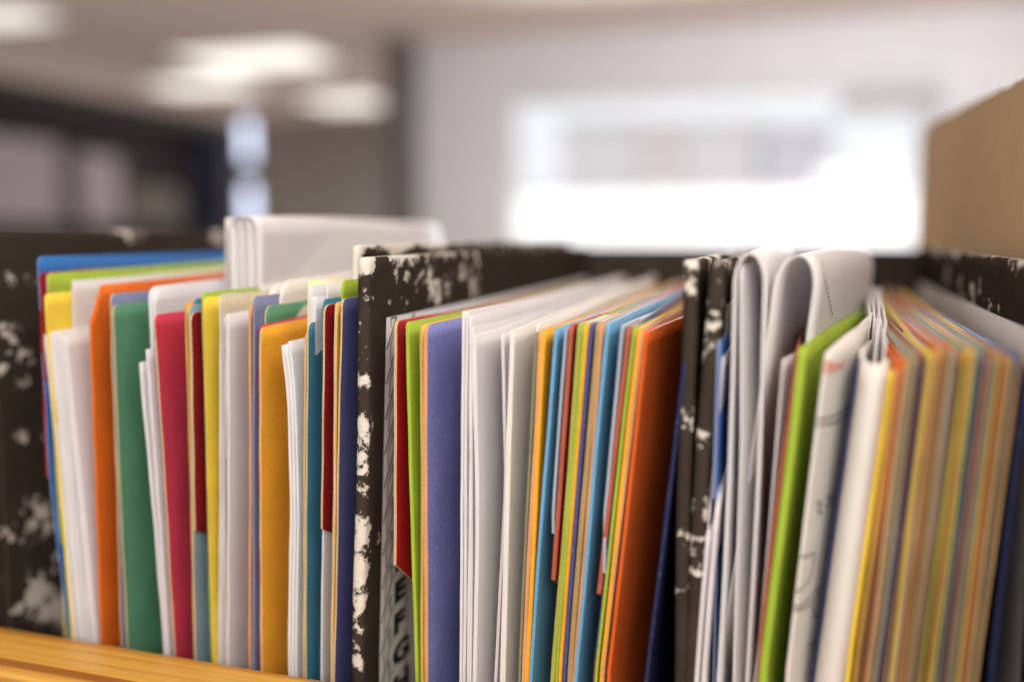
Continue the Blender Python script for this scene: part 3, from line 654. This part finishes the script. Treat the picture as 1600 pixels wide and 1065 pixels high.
folder('lime green folder whose top edge bends up to the right', 'lime', [(1253, 546), (1190, 1065)], th=.0020, edge='lime', dy=-.002, depth=.15, bend=[(0,0),(.15,.025)], lift=[(0,0),(.15,.002)])
dr = page('white sheet with pen drawing and faded red stamp right of the lime folder', IVORY, [(1279, 549), (1216, 1065)], th=.0008, dy=-.002, depth=.06, bend=[(0,0),(.006,.0055),(.013,.0092),(.03,.0125),(.06,.0165)], lift=[(0,0),(.013,.0045),(.03,.006),(.06,.006)], r=.001)
folder('dark navy folder edge right of the white sheet with the drawing', 'navy', [(1340, 560), (1266, 1065)], th=.0009, edge='navy', dy=.002, depth=.06, bend=[(0,0),(.06,.010)])
page('white sheet with a rolled front edge left of the yellow folder', IVORY, [(1346, 548), (1275, 1065)], th=.0007, dy=.004, depth=.08, r=.001, bend=[(0,0),(.08,.012)])
def roll():
    """front roll: a half open tube from the rolled edge to the yellow folder"""
    a0 = P(1346, 548, YF); a1 = P(1393, 560, YF); c0 = P(1272, 1065, YF); c1 = P(1322, 1065, YF); v = []; f = []; n = 16; nr = 20
    for j in range(nr):
        t = j/(nr-1)*1.3; l_ = a0.lerp(c0, t); r_ = a1.lerp(c1, t)
        for i in range(n):
            u = i/(n-1); an = math.pi*(1.12 - 1.0*u)
            cx = (l_.x + r_.x)/2; hw = (r_.x - l_.x)/2
            v.append((cx + hw*math.cos(an), YF + .004 - .0065*math.sin(an) + (.004 if an > math.pi else 0), l_.z*(1-u) + r_.z*u - .002*math.sin(math.pi*u)))
    for j in range(nr-1):
        for i in range(n-1): f.append((j*n+i, (j+1)*n+i, (j+1)*n+i+1, j*n+i+1))
    o = link('rolled_paper', mesh('rolled_paper', v, f), IVORY, smooth=True); s = o.modifiers.new('solid', 'SOLIDIFY'); s.thickness = .0005
    return tag(o, 'white sheet rolled into a tube, between the drawing and the yellow folder', 'paper')
roll()
page('small white sheet standing inside the rolled one', WHITE, [(1372, 520), (1310, 1065)], dy=.010, th=.0006, depth=.14, rise=.004, bend=[(0,0),(.03,.002),(.14,.009)])
page('white sheet with a folded tip inside the rolled one', COOL, [(1385, 532), (1322, 1065)], dy=.008, th=.0006, depth=.15, rise=.004, bend=[(0,0),(.03,.001),(.15,.005)])
pack(4, 'white sheet standing upright behind the rolled one, beside the stack', WHITE, [(1358, 495), (1300, 1065)], [(1384, 508), (1320, 1065)], 'white sheets behind the rolled one', th=.0005, jit=6, dy=.025, dyj=.01, depth=.12, rise=.003, bend=[(0,0),(.12,.006)])
stack_c = [('yellow', 1392, 1326, 585, .0022), ('straw', 1400, 1336, 578, .0012), ('orange', 1408, 1344, 572, .0013), ('peach', 1416, 1351, 566, .0008), ('greygreen', 1424, 1358, 560, .0014), ('bluegrey', 1433, 1367, 556, .0012), ('navy', 1441, 1375, 552, .0009), ('brown', 1449, 1383, 560, .0012),
           ('straw', 1459, 1393, 548, .0017), ('beige', 1470, 1404, 544, .0014), ('brown', 1478, 1412, 550, .0009), ('pinkbrown', 1486, 1420, 546, .0013), ('bluegrey', 1495, 1429, 548, .0013), ('maroon', 1504, 1437, 552, .0008), ('straw', 1513, 1446, 545, .0016), ('beige', 1522, 1455, 550, .0012),
           ('darkgreen', 1530, 1463, 546, .0012), ('brown', 1538, 1471, 552, .0010), ('redbrown', 1546, 1479, 550, .0011), ('greygreen', 1555, 1487, 553, .0012), ('straw', 1563, 1495, 555, .0011), ('redbrown', 1571, 1503, 553, .0010), ('beige', 1579, 1511, 558, .0013), ('brown', 1587, 1518, 560, .0010), ('beige', 1595, 1526, 563, .0012)]
wordc = dict(yellow='yellow', straw='straw coloured', orange='orange', peach='peach', greygreen='grey green', bluegrey='blue grey', navy='navy', brown='brown', beige='beige', pinkbrown='pinkish brown', maroon='dark red', darkgreen='dark green', redbrown='red brown', olive='olive', slate='slate')
ordn = 'first second third fourth fifth sixth seventh eighth ninth tenth eleventh twelfth thirteenth fourteenth fifteenth sixteenth seventeenth eighteenth nineteenth twentieth'.split()
ordn += ['twenty-' + q for q in ordn[:9]] + ['thirtieth'] + ['thirty-' + q for q in ordn[:9]] + ['fortieth'] + ['forty-' + q for q in ordn[:9]]
rs_ = random.Random(4); cards = []
for i, q in enumerate(stack_c):
    cards.append((q[0], q[1], q[2], q[3] + rs_.uniform(-4, 4), q[4]*rs_.uniform(.55, .75)))
    if i >= 2 and i + 1 < len(stack_c):
        n_ = stack_c[i+1]
        cards.append((rs_.choice(['brown', 'beige', 'bluegrey', 'olive', 'brown', 'straw', 'greygreen', 'pinkbrown', 'slate']), (q[1]+n_[1])/2 + .5, (q[2]+n_[2])/2, (q[3]+n_[3])/2 + rs_.uniform(-5, 6), rs_.uniform(.0003, .0006)))
tops = ['yellow', 'peach', 'orange', 'blue', 'straw', 'blue', 'orange', 'peach', 'royal', 'straw', 'rust', 'beige', 'green', 'maroon']
for i, (c, xt, xb, yt, t) in enumerate(cards):
    k = (.0 if i < 6 else .004); u = i/len(cards)
    o = sheet('cardboard_folder', [(xt, yt), (xb + rs_.uniform(-1.5, 1.5), 1065)], card(tops[i % 14] if rs_.random() < .6 else rs_.choice(tops)), card(c), th=t, depth=rs_.uniform(.20, .236), dy=-.002 + rs_.uniform(0, .003), wav=.00025, r=.0015, bend=[(0, 0), (.03, -.0005 - k*.2), (.235, -.006*u - .001)], rise=rs_.uniform(-.002, .004))
    tag(o, '%s folder edge, %s from the left in the tight right stack' % (wordc[c], ordn[i]), 'folder', 'tight stack of folders in the right binder')
folder('dark navy sheet added in place of shaded lining at the right end of the tight stack', 'navy', [(1604, 575), (1550, 1065)], th=.001, edge='navy')  # added sheet, its navy colour stands in for shade on the lining
for q, (dx, z) in enumerate(()): pass

# drawing, writing and stamp on the white sheet (follow its surface), dotted line on the curl
def on_sheet(ob, name, strokes, wd, mat, lift=.00035):
    """strokes in photo pixels, laid on the right-hand face of sheet ob by ray casting at build time"""
    dg = bpy.context.evaluated_depsgraph_get(); dg.update()
    M = ob.matrix_world; v = []; f = []
    org = Vector((0, 0, ZC))
    for st in strokes:
        pts = []
        for (x, y) in st:
            d = ray(x, y).normalized(); ok, loc, nor, _ = ob.ray_cast(org - Vector(ob.location), d)
            if ok: pts.append((loc + nor*lift, nor))
            else: pts.append(None)
        for a, b in zip(pts, pts[1:]):
            if a is None or b is None or (a[0]-b[0]).length > .02 or (a[0]-b[0]).length < 1e-6: continue
            dirn = (b[0]-a[0]).normalized(); s = dirn.cross(a[1]).normalized()*wd/2; k = len(v)
            v += [a[0]-s, b[0]-s, b[0]+s, a[0]+s]; f.append((k, k+1, k+2, k+3))
    if f:
        o = link(name, mesh(name, v, f), mat); o.parent = ob
bpy.context.view_layer.update()
def arc(pts, n=14):
    out = []; 
    P_ = [pts[0]] + list(pts) + [pts[-1]]
    for i in range(1, len(P_)-2):
        for t in np.linspace(0, 1, n, endpoint=False):
            p0, p1, p2, p3 = [np.array(q, float) for q in P_[i-1:i+3]]
            out.append(tuple(.5*((2*p1) + (p2-p0)*t + (2*p0-5*p1+4*p2-p3)*t*t + (3*p1-p0-3*p2+p3)*t**3)))
    out.append(tuple(pts[-1])); return out
on_sheet(dr, 'pen_drawing', [arc([(1240, 868), (1256, 868), (1271, 862)]), arc([(1271, 862), (1266, 895), (1252, 918), (1234, 928)]), arc([(1232, 945), (1248, 945), (1266, 930), (1280, 912)]), arc([(1230, 950), (1250, 951), (1270, 936), (1283, 915)]),
     arc([(1268, 945), (1272, 962), (1281, 958)]), arc([(1262, 1006), (1272, 1000), (1266, 1012)]), arc([(1276, 655), (1305, 648), (1328, 632)]), arc([(1274, 664), (1306, 658), (1328, 642)]), arc([(1274, 782), (1282, 790), (1277, 798), (1284, 802)]), arc([(1282, 780), (1276, 796)]), arc([(1290, 772), (1296, 785), (1288, 790)]), arc([(1300, 764), (1296, 776), (1303, 778)])], .00040, PENCIL)
on_sheet(curl, 'dotted_line', [[(1283+.9*k**1.15, 410+k*6.5), (1284+.9*k**1.15, 413+k*6.5)] for k in range(13)], .0006, PENCIL)
on_sheet(dr, 'red_stamp', [arc([(1278, 574), (1292, 566), (1308, 570), (1322, 560)]), arc([(1285, 582), (1300, 572), (1316, 572)]), arc([(1290, 570), (1300, 578), (1312, 566)])], .0009, REDINK)

# ------------------------------------------------------------------ tall corrugated cardboard at the right
XK = xE(.3) + .012
kb = empty('cardboard_box', (XK, YF+.1, .002), 'brown corrugated cardboard box with a slanted worn top edge, standing right of the files', 'box')
k0 = PX(1440, 206, XK); k1 = PX(1456, 192, XK); k2 = PX(1600, 122, XK)
def panel():
    ys = list(np.linspace(.19, k0.y, 70)); v = []; f = []; th = .0045
    def ztop(y):
        if y > k1.y: return k1.z + (k0.z - k1.z)*(y - k1.y)/(k0.y - k1.y)
        return k1.z + (k2.z - k1.z)*(y - k1.y)/(k2.y - k1.y)
    nz = 14
    for i, y in enumerate(ys):
        zt = ztop(y) + random.uniform(-.0007, .0007)
        for j in range(nz):
            z = .002 + (zt - .002)*j/(nz-1)
            for dx in (0, th): v.append((XK + dx + .00012*math.sin(y*1100), y, z))
    st = nz*2
    for i in range(len(ys)-1):
        for j in range(nz-1):
            a = i*st + 2*j; b = (i+1)*st + 2*j
            f.append((a, a+2, b+2, b)); f.append((a+1, b+1, b+3, a+3))
        a = i*st + 2*(nz-1); b = (i+1)*st + 2*(nz-1); f.append((a, a+1, b+1, b)); a = i*st; b = (i+1)*st; f.append((a, b, b+1, a+1))
    for i in (0, len(ys)-1):
        for j in range(nz-1):
            a = i*st + 2*j; f.append((a, a+1, a+3, a+2) if i == 0 else (a, a+2, a+3, a+1))
    return link('side_panel', mesh('side_panel', v, f), KRAFT)
child(panel(), kb)
box('back_panel', (XK+.0046, k0.y-.0045, .002), (XK+.11, k0.y, k0.z-.004), KRAFT, kb)
box('side_panel', (XK+.11, .19, .002), (XK+.1145, k0.y, k0.z-.004), KRAFT, kb)
